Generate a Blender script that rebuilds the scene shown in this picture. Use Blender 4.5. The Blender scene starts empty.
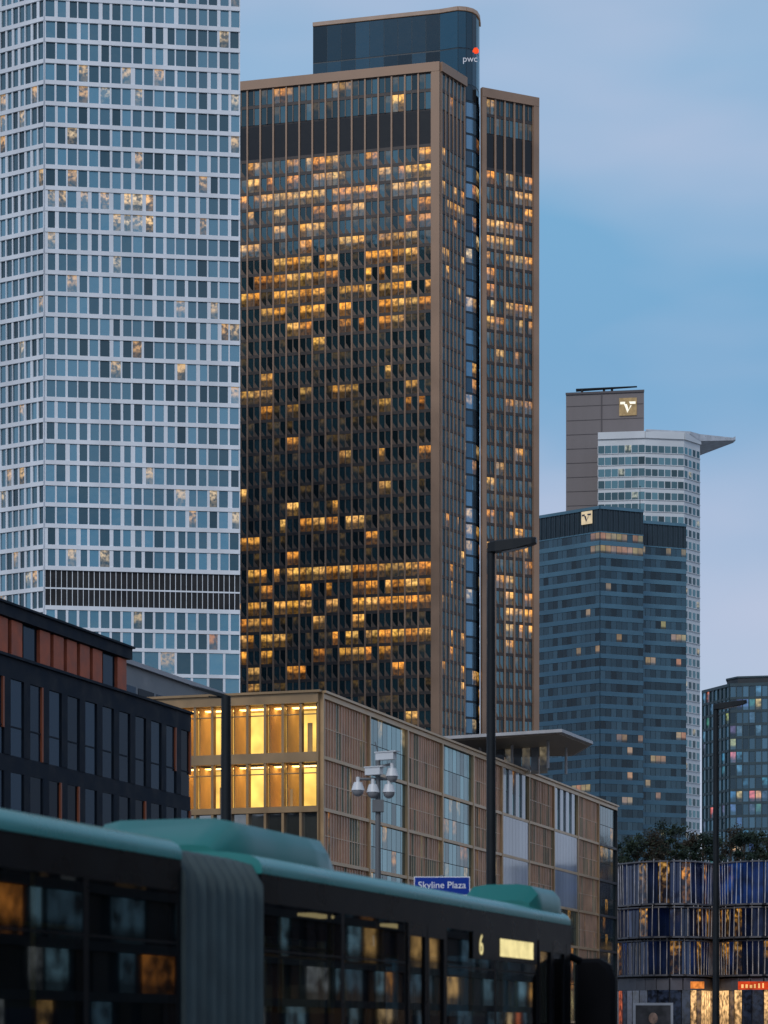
import bpy, bmesh, math, random
from mathutils import Vector, noise
R = random.Random(11)
sc = bpy.context.scene; col = sc.collection
F_, CX, HY, CH = 2500.0, 384.0, 1030.0, 1.7
def XY(x, D): return Vector(((x-CX)/F_*D, D))
def Zy(y, D): return CH+(HY-y)/F_*D
def proj(p): return CX+F_*p[0]/p[1], HY-F_*(p[2]-CH)/p[1]

# ------------------------------------------------------------------ materials
def new_mat(name):
    m = bpy.data.materials.new(name); m.use_nodes = True
    nt = m.node_tree; nt.nodes.clear()
    out = nt.nodes.new('ShaderNodeOutputMaterial')
    return m, nt, out
def N(nt, t, **k):
    n = nt.nodes.new(t)
    for a, b in k.items(): setattr(n, a, b)
    return n
def mth(nt, op, a, b=None, clamp=False):
    n = N(nt, 'ShaderNodeMath', operation=op, use_clamp=clamp)
    for i, v in enumerate((a, b)):
        if v is None: continue
        if isinstance(v, (int, float)): n.inputs[i].default_value = v
        else: nt.links.new(v, n.inputs[i])
    return n.outputs[0]
def mrange(nt, v, a, b, c, d):
    n = N(nt, 'ShaderNodeMapRange'); nt.links.new(v, n.inputs[0])
    for i, x in enumerate((a, b, c, d)): n.inputs[i+1].default_value = x
    return n.outputs[0]
def mixc(nt, f, a, b):
    n = N(nt, 'ShaderNodeMix', data_type='RGBA')
    if isinstance(f, (int, float)): n.inputs[0].default_value = f
    else: nt.links.new(f, n.inputs[0])
    for i, v in ((6, a), (7, b)):
        if isinstance(v, (tuple, list)): n.inputs[i].default_value = (*v[:3], 1)
        else: nt.links.new(v, n.inputs[i])
    return n.outputs[2]
def mat(name, c, rough=.6, metal=0, var=.2, scale=.5, stretch=(1, 1, 1), bump=0, em=None, ems=0, coat=0, spec=.5):
    m, nt, out = new_mat(name)
    p = N(nt, 'ShaderNodeBsdfPrincipled'); nt.links.new(p.outputs[0], out.inputs[0])
    g = N(nt, 'ShaderNodeNewGeometry')
    mp = N(nt, 'ShaderNodeMapping'); mp.inputs['Scale'].default_value = stretch
    nt.links.new(g.outputs['Position'], mp.inputs[0])
    n = N(nt, 'ShaderNodeTexNoise'); n.inputs['Scale'].default_value = scale; n.inputs['Detail'].default_value = 5
    nt.links.new(mp.outputs[0], n.inputs['Vector'])
    f = mrange(nt, n.outputs[0], .3, .7, 0, 1)
    nt.links.new(mixc(nt, f, [x*(1-var) for x in c], [min(1, x*(1+var)) for x in c]), p.inputs['Base Color'])
    p.inputs['Metallic'].default_value = metal; p.inputs['Coat Weight'].default_value = coat; p.inputs['Specular IOR Level'].default_value = spec
    nt.links.new(mrange(nt, n.outputs[0], .3, .7, max(.02, rough*.8), min(1, rough*1.2)), p.inputs['Roughness'])
    if bump:
        b = N(nt, 'ShaderNodeBump'); b.inputs['Strength'].default_value = bump
        nt.links.new(n.outputs[0], b.inputs['Height']); nt.links.new(b.outputs[0], p.inputs['Normal'])
    if em:
        p.inputs['Emission Color'].default_value = (*em, 1); p.inputs['Emission Strength'].default_value = ems
    return m
def glass(name, base, refl, rough=.07, tint=(1, 1, 1), em=1.0, top=.4, nscale=1.3, nr=(.35, .68, .15, 1.5), low=.12, spec=.35):
    m, nt, out = new_mat(name)
    at = N(nt, 'ShaderNodeAttribute', attribute_name='lit')
    uv = N(nt, 'ShaderNodeUVMap'); sep = N(nt, 'ShaderNodeSeparateXYZ'); nt.links.new(uv.outputs[0], sep.inputs[0])
    g = N(nt, 'ShaderNodeNewGeometry')
    n = N(nt, 'ShaderNodeTexNoise'); n.inputs['Scale'].default_value = nscale; n.inputs['Detail'].default_value = 3
    nt.links.new(g.outputs['Position'], n.inputs['Vector'])
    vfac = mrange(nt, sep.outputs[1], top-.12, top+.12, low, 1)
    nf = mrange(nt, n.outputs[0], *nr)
    st = mth(nt, 'MULTIPLY', mth(nt, 'MULTIPLY', vfac, nf), em)  # room light painted into the pane: noise glow, stronger towards the top
    p = N(nt, 'ShaderNodeBsdfPrincipled')
    nt.links.new(mixc(nt, at.outputs['Alpha'], [x*.4 for x in base], [x*2.0 for x in base]), p.inputs['Base Color'])
    p.inputs['Roughness'].default_value = .15; p.inputs['Specular IOR Level'].default_value = spec
    nt.links.new(at.outputs['Color'], p.inputs['Emission Color']); nt.links.new(st, p.inputs['Emission Strength'])
    gl = N(nt, 'ShaderNodeBsdfGlossy'); gl.inputs['Roughness'].default_value = rough; gl.inputs['Color'].default_value = (*tint, 1)
    n2 = N(nt, 'ShaderNodeTexNoise'); n2.inputs['Scale'].default_value = .35
    nt.links.new(g.outputs['Position'], n2.inputs['Vector'])
    b = N(nt, 'ShaderNodeBump'); b.inputs['Strength'].default_value = .2; b.inputs['Distance'].default_value = .2
    nt.links.new(n2.outputs[0], b.inputs['Height']); nt.links.new(b.outputs[0], gl.inputs['Normal'])
    ms = N(nt, 'ShaderNodeMixShader')
    nt.links.new(mth(nt, 'MULTIPLY', mth(nt, 'ADD', mth(nt, 'MULTIPLY', at.outputs['Alpha'], 1.3), .35), refl), ms.inputs[0])
    nt.links.new(p.outputs[0], ms.inputs[1]); nt.links.new(gl.outputs[0], ms.inputs[2])
    nt.links.new(ms.outputs[0], out.inputs[0])
    return m
def clear_glass(name, tint, rmul=1.0, rough=.03):
    m, nt, out = new_mat(name)
    tr = N(nt, 'ShaderNodeBsdfTransparent'); tr.inputs[0].default_value = (*tint, 1)
    gl = N(nt, 'ShaderNodeBsdfGlossy'); gl.inputs['Roughness'].default_value = rough
    lw = N(nt, 'ShaderNodeLayerWeight'); lw.inputs[0].default_value = .5
    fr = mth(nt, 'ADD', mth(nt, 'MULTIPLY', mth(nt, 'POWER', lw.outputs['Facing'], 4.0), .8*rmul), .035*rmul)
    ms = N(nt, 'ShaderNodeMixShader')
    nt.links.new(fr, ms.inputs[0])
    nt.links.new(tr.outputs[0], ms.inputs[1]); nt.links.new(gl.outputs[0], ms.inputs[2]); nt.links.new(ms.outputs[0], out.inputs[0])
    return m
def glow(name, c, s, var=.5, scale=.8):
    m, nt, out = new_mat(name)
    g = N(nt, 'ShaderNodeNewGeometry'); n = N(nt, 'ShaderNodeTexNoise'); n.inputs['Scale'].default_value = scale
    nt.links.new(g.outputs['Position'], n.inputs['Vector'])
    e = N(nt, 'ShaderNodeEmission'); e.inputs[0].default_value = (*c, 1)
    nt.links.new(mrange(nt, n.outputs[0], .3, .7, s*(1-var), s*(1+var)), e.inputs[1]); nt.links.new(e.outputs[0], out.inputs[0])
    return m

# ------------------------------------------------------------------ geometry helpers
class Fc:                                   # a vertical plane seen from outside: u along, w outward, z up
    def __init__(s, A, B):
        s.A = Vector(A); B = Vector(B); s.L = (B-s.A).length; s.d = (B-s.A).normalized(); s.n = Vector((s.d.y, -s.d.x))
    def p(s, u, w, z):
        q = s.A+s.d*u+s.n*w
        return Vector((q.x, q.y, z))
    def u_at(s, x):                         # u of the plane's point seen at picture column x
        k = (x-CX)/F_
        return (k*s.A.y-s.A.x)/(s.d.x-k*s.d.y)
class MB:
    def __init__(s): s.v = []; s.f = []
    def face(s, pts):
        i = len(s.v); s.v += [Vector(p) for p in pts]; s.f.append(tuple(range(i, i+len(pts)))); return s
    def box(s, F, u0, u1, w0, w1, z0, z1):
        i = len(s.v)
        s.v += [F.p(u, w, z) for z in (z0, z1) for (u, w) in ((u0, w1), (u1, w1), (u1, w0), (u0, w0))]
        s.f += [tuple(i+k for k in q) for q in ((3, 2, 1, 0), (4, 5, 6, 7), (0, 1, 5, 4), (1, 2, 6, 5), (2, 3, 7, 6), (3, 0, 4, 7))]
        return s
    def prism(s, poly, z0, z1):
        i = len(s.v); n = len(poly)
        s.v += [Vector((p[0], p[1], z)) for z in (z0, z1) for p in poly]
        s.f.append(tuple(i+k for k in reversed(range(n)))); s.f.append(tuple(i+n+k for k in range(n)))
        for k in range(n): s.f.append((i+k, i+(k+1) % n, i+n+(k+1) % n, i+n+k))
        return s
    def loft(s, rings):
        i = len(s.v); n = len(rings[0])
        for r in rings: s.v += [Vector(p) for p in r]
        for a in range(len(rings)-1):
            for k in range(n): s.f.append((i+a*n+k, i+a*n+(k+1) % n, i+(a+1)*n+(k+1) % n, i+(a+1)*n+k))
        s.f.append(tuple(i+k for k in reversed(range(n)))); s.f.append(tuple(i+(len(rings)-1)*n+k for k in range(n)))
        return s
    def tube(s, p0, p1, r0, r1=None, n=12):
        r1 = r0 if r1 is None else r1
        p0 = Vector(p0); p1 = Vector(p1); d = (p1-p0).normalized()
        a = d.orthogonal().normalized(); b = d.cross(a)
        return s.loft([[p+(a*math.cos(t)+b*math.sin(t))*r for t in [2*math.pi*k/n for k in range(n)]] for p, r in ((p0, r0), (p1, r1))])
    def ball(s, c, r, n=12, sc=(1, 1, 1)):
        c = Vector(c); rings = []
        for j in range(1, n//2+2):
            t = math.pi*(j-.5)/(n//2+1)-math.pi/2
            rings.append([c+Vector((math.cos(t)*math.cos(2*math.pi*k/n)*r*sc[0], math.cos(t)*math.sin(2*math.pi*k/n)*r*sc[1], math.sin(t)*r*sc[2])) for k in range(n)])
        return s.loft(rings)
    def build(s, name, m, parent=None, smooth=False, recalc=True, label=None):
        loc = parent_loc(parent) if parent else Vector((0, 0, 0))
        me = bpy.data.meshes.new(name); me.from_pydata([v-loc for v in s.v], [], s.f)
        if recalc:
            bm = bmesh.new(); bm.from_mesh(me); bmesh.ops.recalc_face_normals(bm, faces=bm.faces); bm.to_mesh(me); bm.free()
        if smooth:
            for p in me.polygons: p.use_smooth = True
            me.set_sharp_from_angle(angle=math.radians(38))
        me.materials.append(m)
        o = bpy.data.objects.new(name, me); col.objects.link(o)
        if parent: o.parent = parent
        if label: o['label'] = label
        return o
def parent_loc(o):
    v = Vector((0, 0, 0))
    while o: v += o.location; o = o.parent
    return v
def thing(name, label, cat, loc, group=None):
    o = bpy.data.objects.new(name, None); col.objects.link(o); o.location = loc; o.empty_display_size = .5
    o['label'] = label; o['category'] = cat
    if group: o['group'] = group
    return o
def struct(o): o['kind'] = 'structure'; return o
UVS = (0, 0, 1, 0, 1, 1, 0, 1)
def pane_mesh(name, panes, m, off):
    v = []; f = []; uvd = []; cd_ = []
    for pts, c in panes:
        f.append(tuple(range(len(v), len(v)+4))); v += [p-off for p in pts]
        uvd += UVS; cd_ += list(c)*4
    me = bpy.data.meshes.new(name); me.from_pydata(v, [], f); me.materials.append(m)
    me.uv_layers.new(name='UVMap'); me.color_attributes.new('lit', 'FLOAT_COLOR', 'CORNER')
    me.uv_layers['UVMap'].data.foreach_set('uv', uvd)
    me.color_attributes['lit'].data.foreach_set('color', cd_)
    return me
def windows(root, panes, m, vis=None, name='window'):
    def score(pn):
        q = [proj(p) for p in pn[0]]
        cx = sum(a for a, b in q)/4; cy = sum(b for a, b in q)/4
        ok = 0 <= cx <= 768 and 0 <= cy <= 1024 and (vis is None or vis(cx, cy))
        ar = abs(sum(q[k][0]*q[(k+1) % 4][1]-q[(k+1) % 4][0]*q[k][1] for k in range(4)))/2
        return (1 if ok else 0, ar)
    panes = sorted(panes, key=score, reverse=True)
    rl = parent_loc(root)
    for pn in panes[:100]:
        c = sum(pn[0], Vector())/4
        o = bpy.data.objects.new(name, pane_mesh(name, [pn], m, c)); col.objects.link(o); o.parent = root; o.location = c-rl
    if len(panes) > 100:
        o = bpy.data.objects.new(name, pane_mesh(name, panes[100:], m, rl)); col.objects.link(o); o.parent = root; o['kind'] = 'stuff'
def pane(F, u0, u1, w, z0, z1, lit=(0, 0, 0), rnd=None):
    return ([F.p(u0, w, z0), F.p(u1, w, z0), F.p(u1, w, z1), F.p(u0, w, z1)], (*lit, R.random() if rnd is None else rnd))
WARM = [(1, .5, .1), (1, .42, .07), (1, .6, .2), (1, .36, .06), (.95, .66, .32)]
AMBER = [(1, .46, .07), (1, .40, .05), (1, .50, .10), (1, .38, .05), (.95, .50, .13)]
def warm(k=1.0, pal=WARM):
    c = R.choice(pal); s = k*R.uniform(.5, 1.25)
    return tuple(x*s for x in c)
def text(s, F, u, w, z, size, m, name, parent, extr=.01, align='CENTER'):
    cu = bpy.data.curves.new('t', 'FONT'); cu.body = s; cu.size = size; cu.extrude = extr; cu.align_x = align; cu.align_y = 'CENTER'
    o = bpy.data.objects.new('t', cu); col.objects.link(o)
    dg = bpy.context.evaluated_depsgraph_get(); dg.update()
    me = bpy.data.meshes.new_from_object(o.evaluated_get(dg)); bpy.data.objects.remove(o)
    rl = parent_loc(parent)
    for v in me.vertices: v.co = F.p(u+v.co.x, w+v.co.z, z+v.co.y)-rl
    me.materials.clear(); me.materials.append(m)
    o = bpy.data.objects.new(name, me); col.objects.link(o); o.parent = parent
    return o
def v3(p, z=0): return Vector((p[0], p[1], z))
DS = Vector((806/2500, 1)).normalized(); NS = Vector((DS.y, -DS.x))
S = 1.4

# ------------------------------------------------------------------ shared materials
M_ASPH = mat('asphalt', (.05, .05, .055), .85, var=.3, scale=3, bump=.2)
M_PAVE = mat('paving', (.22, .21, .2), .8, var=.2, scale=2)
M_GROUND = mat('ground_concrete', (.11, .11, .11), .9, var=.3, scale=.2)
M_DARKMET = mat('dark_metal', (.012, .016, .02), .5, .3, scale=2, spec=.3)
M_LINE = mat('road_paint', (.75, .75, .72), .7, scale=4)

# ------------------------------------------------------------------ ground, road
g = MB(); g.face([(-2500, -300, 0), (2500, -300, 0), (2500, 4500, 0), (-2500, 4500, 0)])
struct(g.build('ground', M_GROUND, recalc=False))
FR = Fc(Vector((-.974, 19.95))-DS*60, Vector((-.974, 19.95))+DS*300)
r = MB(); r.face([FR.p(u, w, .004) for u, w in ((0, 5.5), (360, 5.5), (360, -9), (0, -9))]); struct(r.build('road', M_ASPH, recalc=False))
r = MB()
for i in range(50):
    r.face([FR.p(u, w, .008) for u, w in ((i*7, -3.2), (i*7+3, -3.2), (i*7+3, -3.35), (i*7, -3.35))])
struct(r.build('road_marking', M_LINE, recalc=False))
r = MB(); r.box(FR, 0, 360, 5.5, 12, 0, .13); struct(r.build('pavement', M_PAVE))
r = MB(); r.box(FR, 0, 360, -15, -9, 0, .13); struct(r.build('pavement', M_PAVE))

# ------------------------------------------------------------------ white tower
def white_tower():
    C = XY(45, 417); Rr = XY(240, 421.8); L = XY(-60, 429)
    rt = thing('office_tower', 'white gridded high-rise cut off by the left edge of the picture', 'skyscraper', v3(C), None)
    white = mat('white_cladding', (.70, .74, .79), .45, var=.12, scale=.15, stretch=(1, 1, .2))
    core = mat('tower_core', (.05, .06, .08), .6)
    lou = mat('louvre', (.006, .007, .01), .7)
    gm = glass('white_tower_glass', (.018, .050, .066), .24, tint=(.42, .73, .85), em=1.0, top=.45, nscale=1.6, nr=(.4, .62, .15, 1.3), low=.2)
    b = MB(); b.prism([L, C, Rr, XY(234, 455), XY(-60, 462)], 0, 186); b.build('wall', core, rt)
    fr = MB(); panes = []; lv = MB()
    zm0, zm1 = 72.2, 78.8
    rows = []; z = zm1
    while z < 183: rows.append(z); z += 3.52
    low = [68.6, 65.4, 61.2, 56.5, 52, 47.5, 43]
    for F, n in ((Fc(L, C), 17), (Fc(C, Rr), 18)):
        front = F.A == C
        pw = F.L/n
        fr.box(F, 0, F.L, 0, .42, 184.5, 187)
        pat = None
        rr = rows if front else [zm1-7.04, zm1-3.52]+rows
        for i, z in enumerate(rr):
            fr.box(F, 0, F.L, 0, .42, z-.38, z+.32)
            if i % 2 == 0 or pat is None:
                pat = [(R.choice((.04, .08, .16, .26)), R.choice((.07, .09, .14))) for _ in range(n)]
            py = HY-F_*(z-CH)/417
            for k in range(n):
                a, c = pat[k]; u0 = k*pw+a*pw; u1 = (k+1)*pw-c*pw
                fr.box(F, k*pw, u0, 0, .3, z+.32, z+3.14); fr.box(F, u1, (k+1)*pw, 0, .305, z+.32, z+3.14)
                px = proj(F.p(u0, 0, z))[0]
                pr = .05
                if 205 < py < 245 and 95 < px < 150: pr = .9
                elif 315 < py < 345 and px > 150: pr = .3
                elif 380 < py < 420: pr = .14
                elif 100 < py < 130: pr = .12
                elif py > 300 and px < 60: pr = .1
                lit = tuple(x*(.9 if pr > .3 else .6) for x in R.choice([(1, .62, .26), (1, .55, .2), (.95, .68, .38)])) if R.random() < pr else (0, 0, 0)
                panes.append(pane(F, u0, u1, .05, z+.32, z+3.14, lit))
        if front:        # two-row mechanical louvre band
            lv.box(F, 0, F.L, 0, .12, zm0+.3, zm1-.38)
            fr.box(F, 0, F.L, 0, .42, zm0-.4, zm0+.3)
            for k in range(n*2+1):
                u = k*F.L/(n*2)
                fr.box(F, max(0, u-.05), min(F.L, u+.05), .0, .2, zm0+.3, zm1-.38)
            fr.box(F, 0, F.L, .0, .24, (zm0+zm1)/2-.22, (zm0+zm1)/2+.04)
        zt = zm0-.4 if front else zm1-7.04-.38
        for j, z in enumerate(low):
            fr.box(F, 0, F.L, 0, .42, z-.3, z+.3)
            m2 = n if j < 2 else int(n*.7)
            for k in range(m2):
                u0 = k*F.L/m2+.22; u1 = (k+1)*F.L/m2-.18
                fr.box(F, k*F.L/m2, u0, 0, .34, z+.3, zt); fr.box(F, u1, (k+1)*F.L/m2, 0, .345, z+.3, zt)
                panes.append(pane(F, u0, u1, .05, z+.3, zt, warm(.5) if R.random() < .07 else (0, 0, 0)))
            zt = z-.3
    fr.build('facade_frame', white, rt); lv.build('louvre_band', lou, rt)
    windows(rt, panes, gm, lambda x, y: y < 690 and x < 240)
white_tower()

# ------------------------------------------------------------------ brown tower
BT = [(0, 0), (82, .3), (105, .3), (110, 0), (150, .05), (162, .15), (172, .7), (195, .9), (225, .9), (245, .7), (262, .9), (285, 1.0), (325, .9), (340, .3), (365, .12), (385, .1), (398, .6), (412, .55), (425, .08), (505, .12), (520, .6), (548, .55), (560, .2), (575, .9), (600, .85), (615, .9), (645, .85), (660, .35), (690, .1), (745, .04), (1100, .03)]
def btab(y):
    for (a, p), (b, q) in zip(BT, BT[1:]):
        if a <= y <= b: return p+(q-p)*(y-a)/(b-a)
    return .05
def brown_tower():
    C = XY(440, 512); L = XY(222, 524); R1 = XY(465, 520.5); W0 = XY(481, 526); W1 = XY(538, 532)
    rt = thing('office_tower', 'tallest bronze-brown high-rise with many orange lit windows and a dark glass crown', 'skyscraper', v3(C))
    br = mat('bronze_cladding', (.31, .20, .135), .5, .15, var=.18, scale=.12)
    br2 = mat('bronze_spandrel', (.05, .042, .04), .5, .2, var=.25, scale=.3)
    wl = mat('dark_wall', (.02, .02, .025), .7)
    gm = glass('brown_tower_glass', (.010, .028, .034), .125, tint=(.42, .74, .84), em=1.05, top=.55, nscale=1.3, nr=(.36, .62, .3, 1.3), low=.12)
    gl = glass('brown_tower_louvre', (.008, .008, .01), .02, rough=.3, em=1)
    gc = glass('crown_glass', (.006, .020, .030), .07, rough=.04, tint=(.35, .65, .85), em=1)
    H = 199.9
    b = MB(); b.prism([L, C, R1, XY(460, 522.6), XY(222, 526)+Vector((-3, 20))], 0, H-.8); b.build('wall', wl, rt)
    b = MB(); b.prism([W0, W1, XY(536, 556), XY(482, 556)], 0, H-.8); b.build('wall', wl, rt)
    fr = MB(); sp = MB(); panes = []; lou = []
    def face(F, n, pl, pr, mw, lits, depth, wedge):
        u0, u1 = pl, F.L-pr; pw = (u1-u0)/n
        pd = .55 if wedge else .15
        if pl: fr.box(F, 0, pl, -.3, pd, 0, H-1.9)
        if pr: fr.box(F, F.L-pr, F.L, -.3, pd, 0, H-1.9)
        fr.box(F, 0, F.L, -.3, .6, H-1.9, H)
        for k in range(n+1):
            u = u0+k*pw
            fr.box(F, max(u0, u-mw/2), min(u1, u+mw/2), 0, depth, 0, H-1.9)
        for k in range(n):
            a, c = u0+k*pw+mw/2, u0+(k+1)*pw-mw/2
            lou.append(pane(F, a, c, .06, 183.4, 190.2, (0, 0, 0), .1))
        rows = [198.0, 194.3]
        z = 183.0
        while z > 6: rows.append(z); z -= 3.4
        for i, z in enumerate(rows):
            sp.box(F, u0, u1, 0, .16, z-.25, z+.4)
            zb, zt = z-3.4+.4, z-.25
            if i == 1: zb = 190.6
            if i == 0: zb = 194.75
            py = HY-F_*(z-1.5-CH)/F.A.y
            pb = btab(py)
            for k in range(n):
                a, c = u0+k*pw+mw/2, u0+(k+1)*pw-mw/2
                px = proj(F.p(a, 0, z))[0]
                nz = noise.noise(Vector((px*.018, i*.83, F.A.x*.1)))
                p = pb*lits*(.75+1.5*nz)
                # a bay is two panes wide with a slender glazing bar between them
                m_ = (a+c)/2; rl = R.random(); lc = warm(1.0, AMBER)
                for a2, c2 in ((a, m_-.1), (m_+.1, c)):
                    on = rl < p and R.random() < .88
                    lit = tuple(x*R.uniform(.6, 1.2) for x in lc[:1])*3 if False else (tuple(x*R.uniform(.95, 1.05) for x in lc) if on else ((.06, .035, .01) if R.random() < .2 else (0, 0, 0)))
                    if lit[0] > .3 and (395 < py < 420 or py < 110): lit = tuple(x*.55 for x in lit)
                    panes.append(pane(F, a2, c2, .06, zb, zt, lit))
                    if wedge and i > 1 and not on:
                        sp_w.face([F.p(a2, .16, zb), F.p(a2+.7*(c2-a2), .07, zb), F.p(a2, .16, zb+1.2)])
                if wedge: fr2.box(F, m_-.1, m_+.1, 0, .2, zb, zt)
    sp_w = MB(); fr2 = MB()
    face(Fc(L, C), 16, 0, 1.7, .34, .95, .36, True)
    face(Fc(C, R1), 6, .5, .4, .4, .45, .2, False)
    face(Fc(W0, W1), 5, 1.0, 1.3, .4, .75, .36, True)
    fr.build('facade_frame', br, rt); sp.build('spandrel', br2, rt); sp_w.build('window_reveal', mat('reveal', (.12, .085, .065), .6), rt, recalc=False); fr2.build('glazing_bar', mat('glazing_bar', (.17, .115, .08), .5), rt)
    windows(rt, panes, gm, lambda x, y: x > 242 and y < 690)
    windows(rt, lou, gl, lambda x, y: x > 242, name='louvre_panel')
    # glass core and crown
    pts = [(313, 532), (384, 528), (440, 525), (458, 523.5), (466, 523.8), (472, 524.6), (476, 525.8), (478.5, 528), (479.5, 532)]
    path = [XY(x, d) for x, d in pts]
    HC = 215.2
    c = MB(); c.prism(path+[XY(475, 575), XY(318, 575)], 0, HC); cr = c.build('crown', mat('crown_wall', (.012, .03, .045), .4), rt)
    cp = []; ml = MB(); sl = []
    for A, B in zip(path, path[1:]):
        F = Fc(A, B); n = max(1, round(F.L/3.0))
        for k in range(n):
            for z0, z1 in [(207.5, HC-.2), (200, 207.2)]+[(200-3.4*(j+1), 200-3.4*j-.5) for j in range(55)]:
                x = proj(F.p(k*F.L/n, 0, z1))[0]
                if z1 < 199 and x < 455: continue
                (cp if z1 > 199 else sl).append(pane(F, k*F.L/n+.04, (k+1)*F.L/n-.04, .05, z0, z1, warm(.7) if (z1 < 190 and R.random() < .14) else (0, 0, 0)))
        ml.box(F, 0, F.L, -.4, .3, HC, HC+.8)
    windows(cr, cp, gc, lambda x, y: y < 70 or 466 < x < 480, name='glass_panel')
    windows(cr, sl, glass('slot_glass', (.03, .075, .115), .25, rough=.04, tint=(.35, .6, .8), em=1), lambda x, y: 466 < x < 480, name='glass_panel')
    ml.build('parapet', mat('parapet', (.3, .23, .19), .5, em=(1, .6, .3), ems=.06), cr)  # orange glow along the roof edge put into the material as emission
    # logo high on the rounded glass corner
    F = Fc(XY(460, 522.2), XY(479, 522.2))
    bl = MB()
    bl.box(F, 2.65, 3.0, .0, .2, 205.9, 206.3); bl.box(F, 3.0, 3.65, .02, .24, 205.6, 206.8); bl.box(F, 3.65, 3.9, .0, .22, 205.8, 206.5); bl.box(F, 2.8, 3.2, .03, .26, 206.3, 206.6)
    bl.build('logo_block', glow('logo_red', (1, .08, .02), 1.0, .4), rt)
    text('pwc', F, 2.1, .3, 204.4, 1.9, glow('logo_white', (.8, .85, 1), .55, .05), 'logo_letters', rt)
brown_tower()

# ------------------------------------------------------------------ emblem: winged V on a lit square
def emblem(rt, F, u, w, z, s, lit, dark):
    b = MB(); b.box(F, u-s/2, u+s/2, w, w+.3, z-s/2, z+s/2); o = b.build('emblem', lit, rt)
    e = MB()
    for q in (((-.44, .28), (-.44, .14), (-.16, .14), (-.16, .28)), ((-.22, .14), (-.06, .14), (.05, -.2), (-.03, -.36)), ((-.03, -.36), (.05, -.2), (.13, .06), (.22, .06)), ((.06, .28), (.44, .28), (.44, .14), (.13, .14))):
        e.face([F.p(u+a*s, w+.34, z+c*s) for a, c in q])
    e.build('emblem_mark', dark, o, recalc=False)

# ------------------------------------------------------------------ dark blue tower
def blue_tower():
    A, B, C = XY(539, 682), XY(600, 669), XY(643, 674); D, E = XY(640, 684), XY(686, 689)
    rt = thing('office_tower', 'dark blue mid-height tower with a lit emblem at its roof corner', 'skyscraper', v3(B))
    body = mat('navy_wall', (.016, .034, .05), .5, var=.2, scale=.1)
    band = mat('blue_band', (.09, .20, .27), .45, .2, var=.2, scale=.1)
    gm = glass('blue_tower_glass', (.007, .022, .034), .06, tint=(.4, .75, .9), em=.9, top=.3, nscale=.5, nr=(.3, .7, .6, 1.2))
    H = Zy(507, 669)
    b = MB(); b.prism([A, B, C, XY(642, 683), XY(541, 700)], 0, H); b.build('wall', body, rt)
    b = MB(); b.prism([D, E, XY(684, 715), XY(642, 715)], 0, H-.8); b.build('wall', body, rt)
    ml = MB(); panes = []
    for fi, (F, n, dz) in enumerate(((Fc(A, B), 13, 0), (Fc(B, C), 8, 0), (Fc(D, E), 9, .8))):
        fr = MB(); cap = MB()
        cap.box(F, 0, F.L, 0, .36, H-dz-.5, H-dz+.3); cap.build('roof_band', band, rt)
        for k in range(n*2+1): ml.box(F, min(F.L-.1, k*F.L/(2*n)), min(F.L, k*F.L/(2*n)+.1), 0, .3 if k % 2 else .1, H-6.6-dz if k % 2 else 0, H-dz-.5)
        z = H-6.8-dz
        fr.box(F, 0, F.L, 0, .25, z, z+.3)
        i = 0
        while z > 3:
            zb = z-3.36
            fr.box(F, 0, F.L, 0, .24, zb, zb+1.2)
            py = HY-F_*(z-CH)/675
            prev = False; rc = R.choice([(1, .64, .34), (1, .68, .4), (1, .6, .28)]); rs = R.uniform(.22, .42)
            for k in range(n):
                px = proj(F.p(k*F.L/n, 0, z))[0]
                p = .006
                if 535 < py < 552 and px > 590: p = .95 if px < 645 else .2
                elif 570 < py < 600 and px > 600: p = .06
                elif 610 < py < 690: p = .05
                elif 735 < py < 800: p = .07
                if prev: p = max(p, .55)
                prev = R.random() < p
                lit = tuple(x*rs*R.uniform(.8, 1.1) for x in rc) if prev else (0, 0, 0)
                panes.append(pane(F, k*F.L/n+.13, (k+1)*F.L/n-.01, .06, zb+1.2, z, lit))
            z = zb; i += 1
        fr.build('facade_band', band, rt)
    ml.build('mullion', mat('navy_mullion', (.04, .075, .1), .5), rt)
    windows(rt, panes, gm, lambda x, y: y < 820)
    F = Fc(A, B); emblem(rt, F, F.u_at(588), .4, Zy(518, 671.5), 3.4, glow('emblem_light', (1, .82, .55), .65, .15), mat('emblem_dark', (.05, .05, .08), .6))
    m = MB(); p = XY(640, 679); m.tube(v3(p, H), v3(p, H+7.5), .12, .04, 6); m.ball(v3(p, H+7.6), .2, 6); m.build('mast', M_DARKMET, rt)
    for x, w_ in ((556, 6), (618, 5)):
        m = MB()
        q = XY(x, 684); m.prism([q, q+Vector((w_, 0)), q+Vector((w_, 4)), q+Vector((0, 4))], H-1.5, H+.9)
        m.build('roof_plant', body, rt)
blue_tower()

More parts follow.
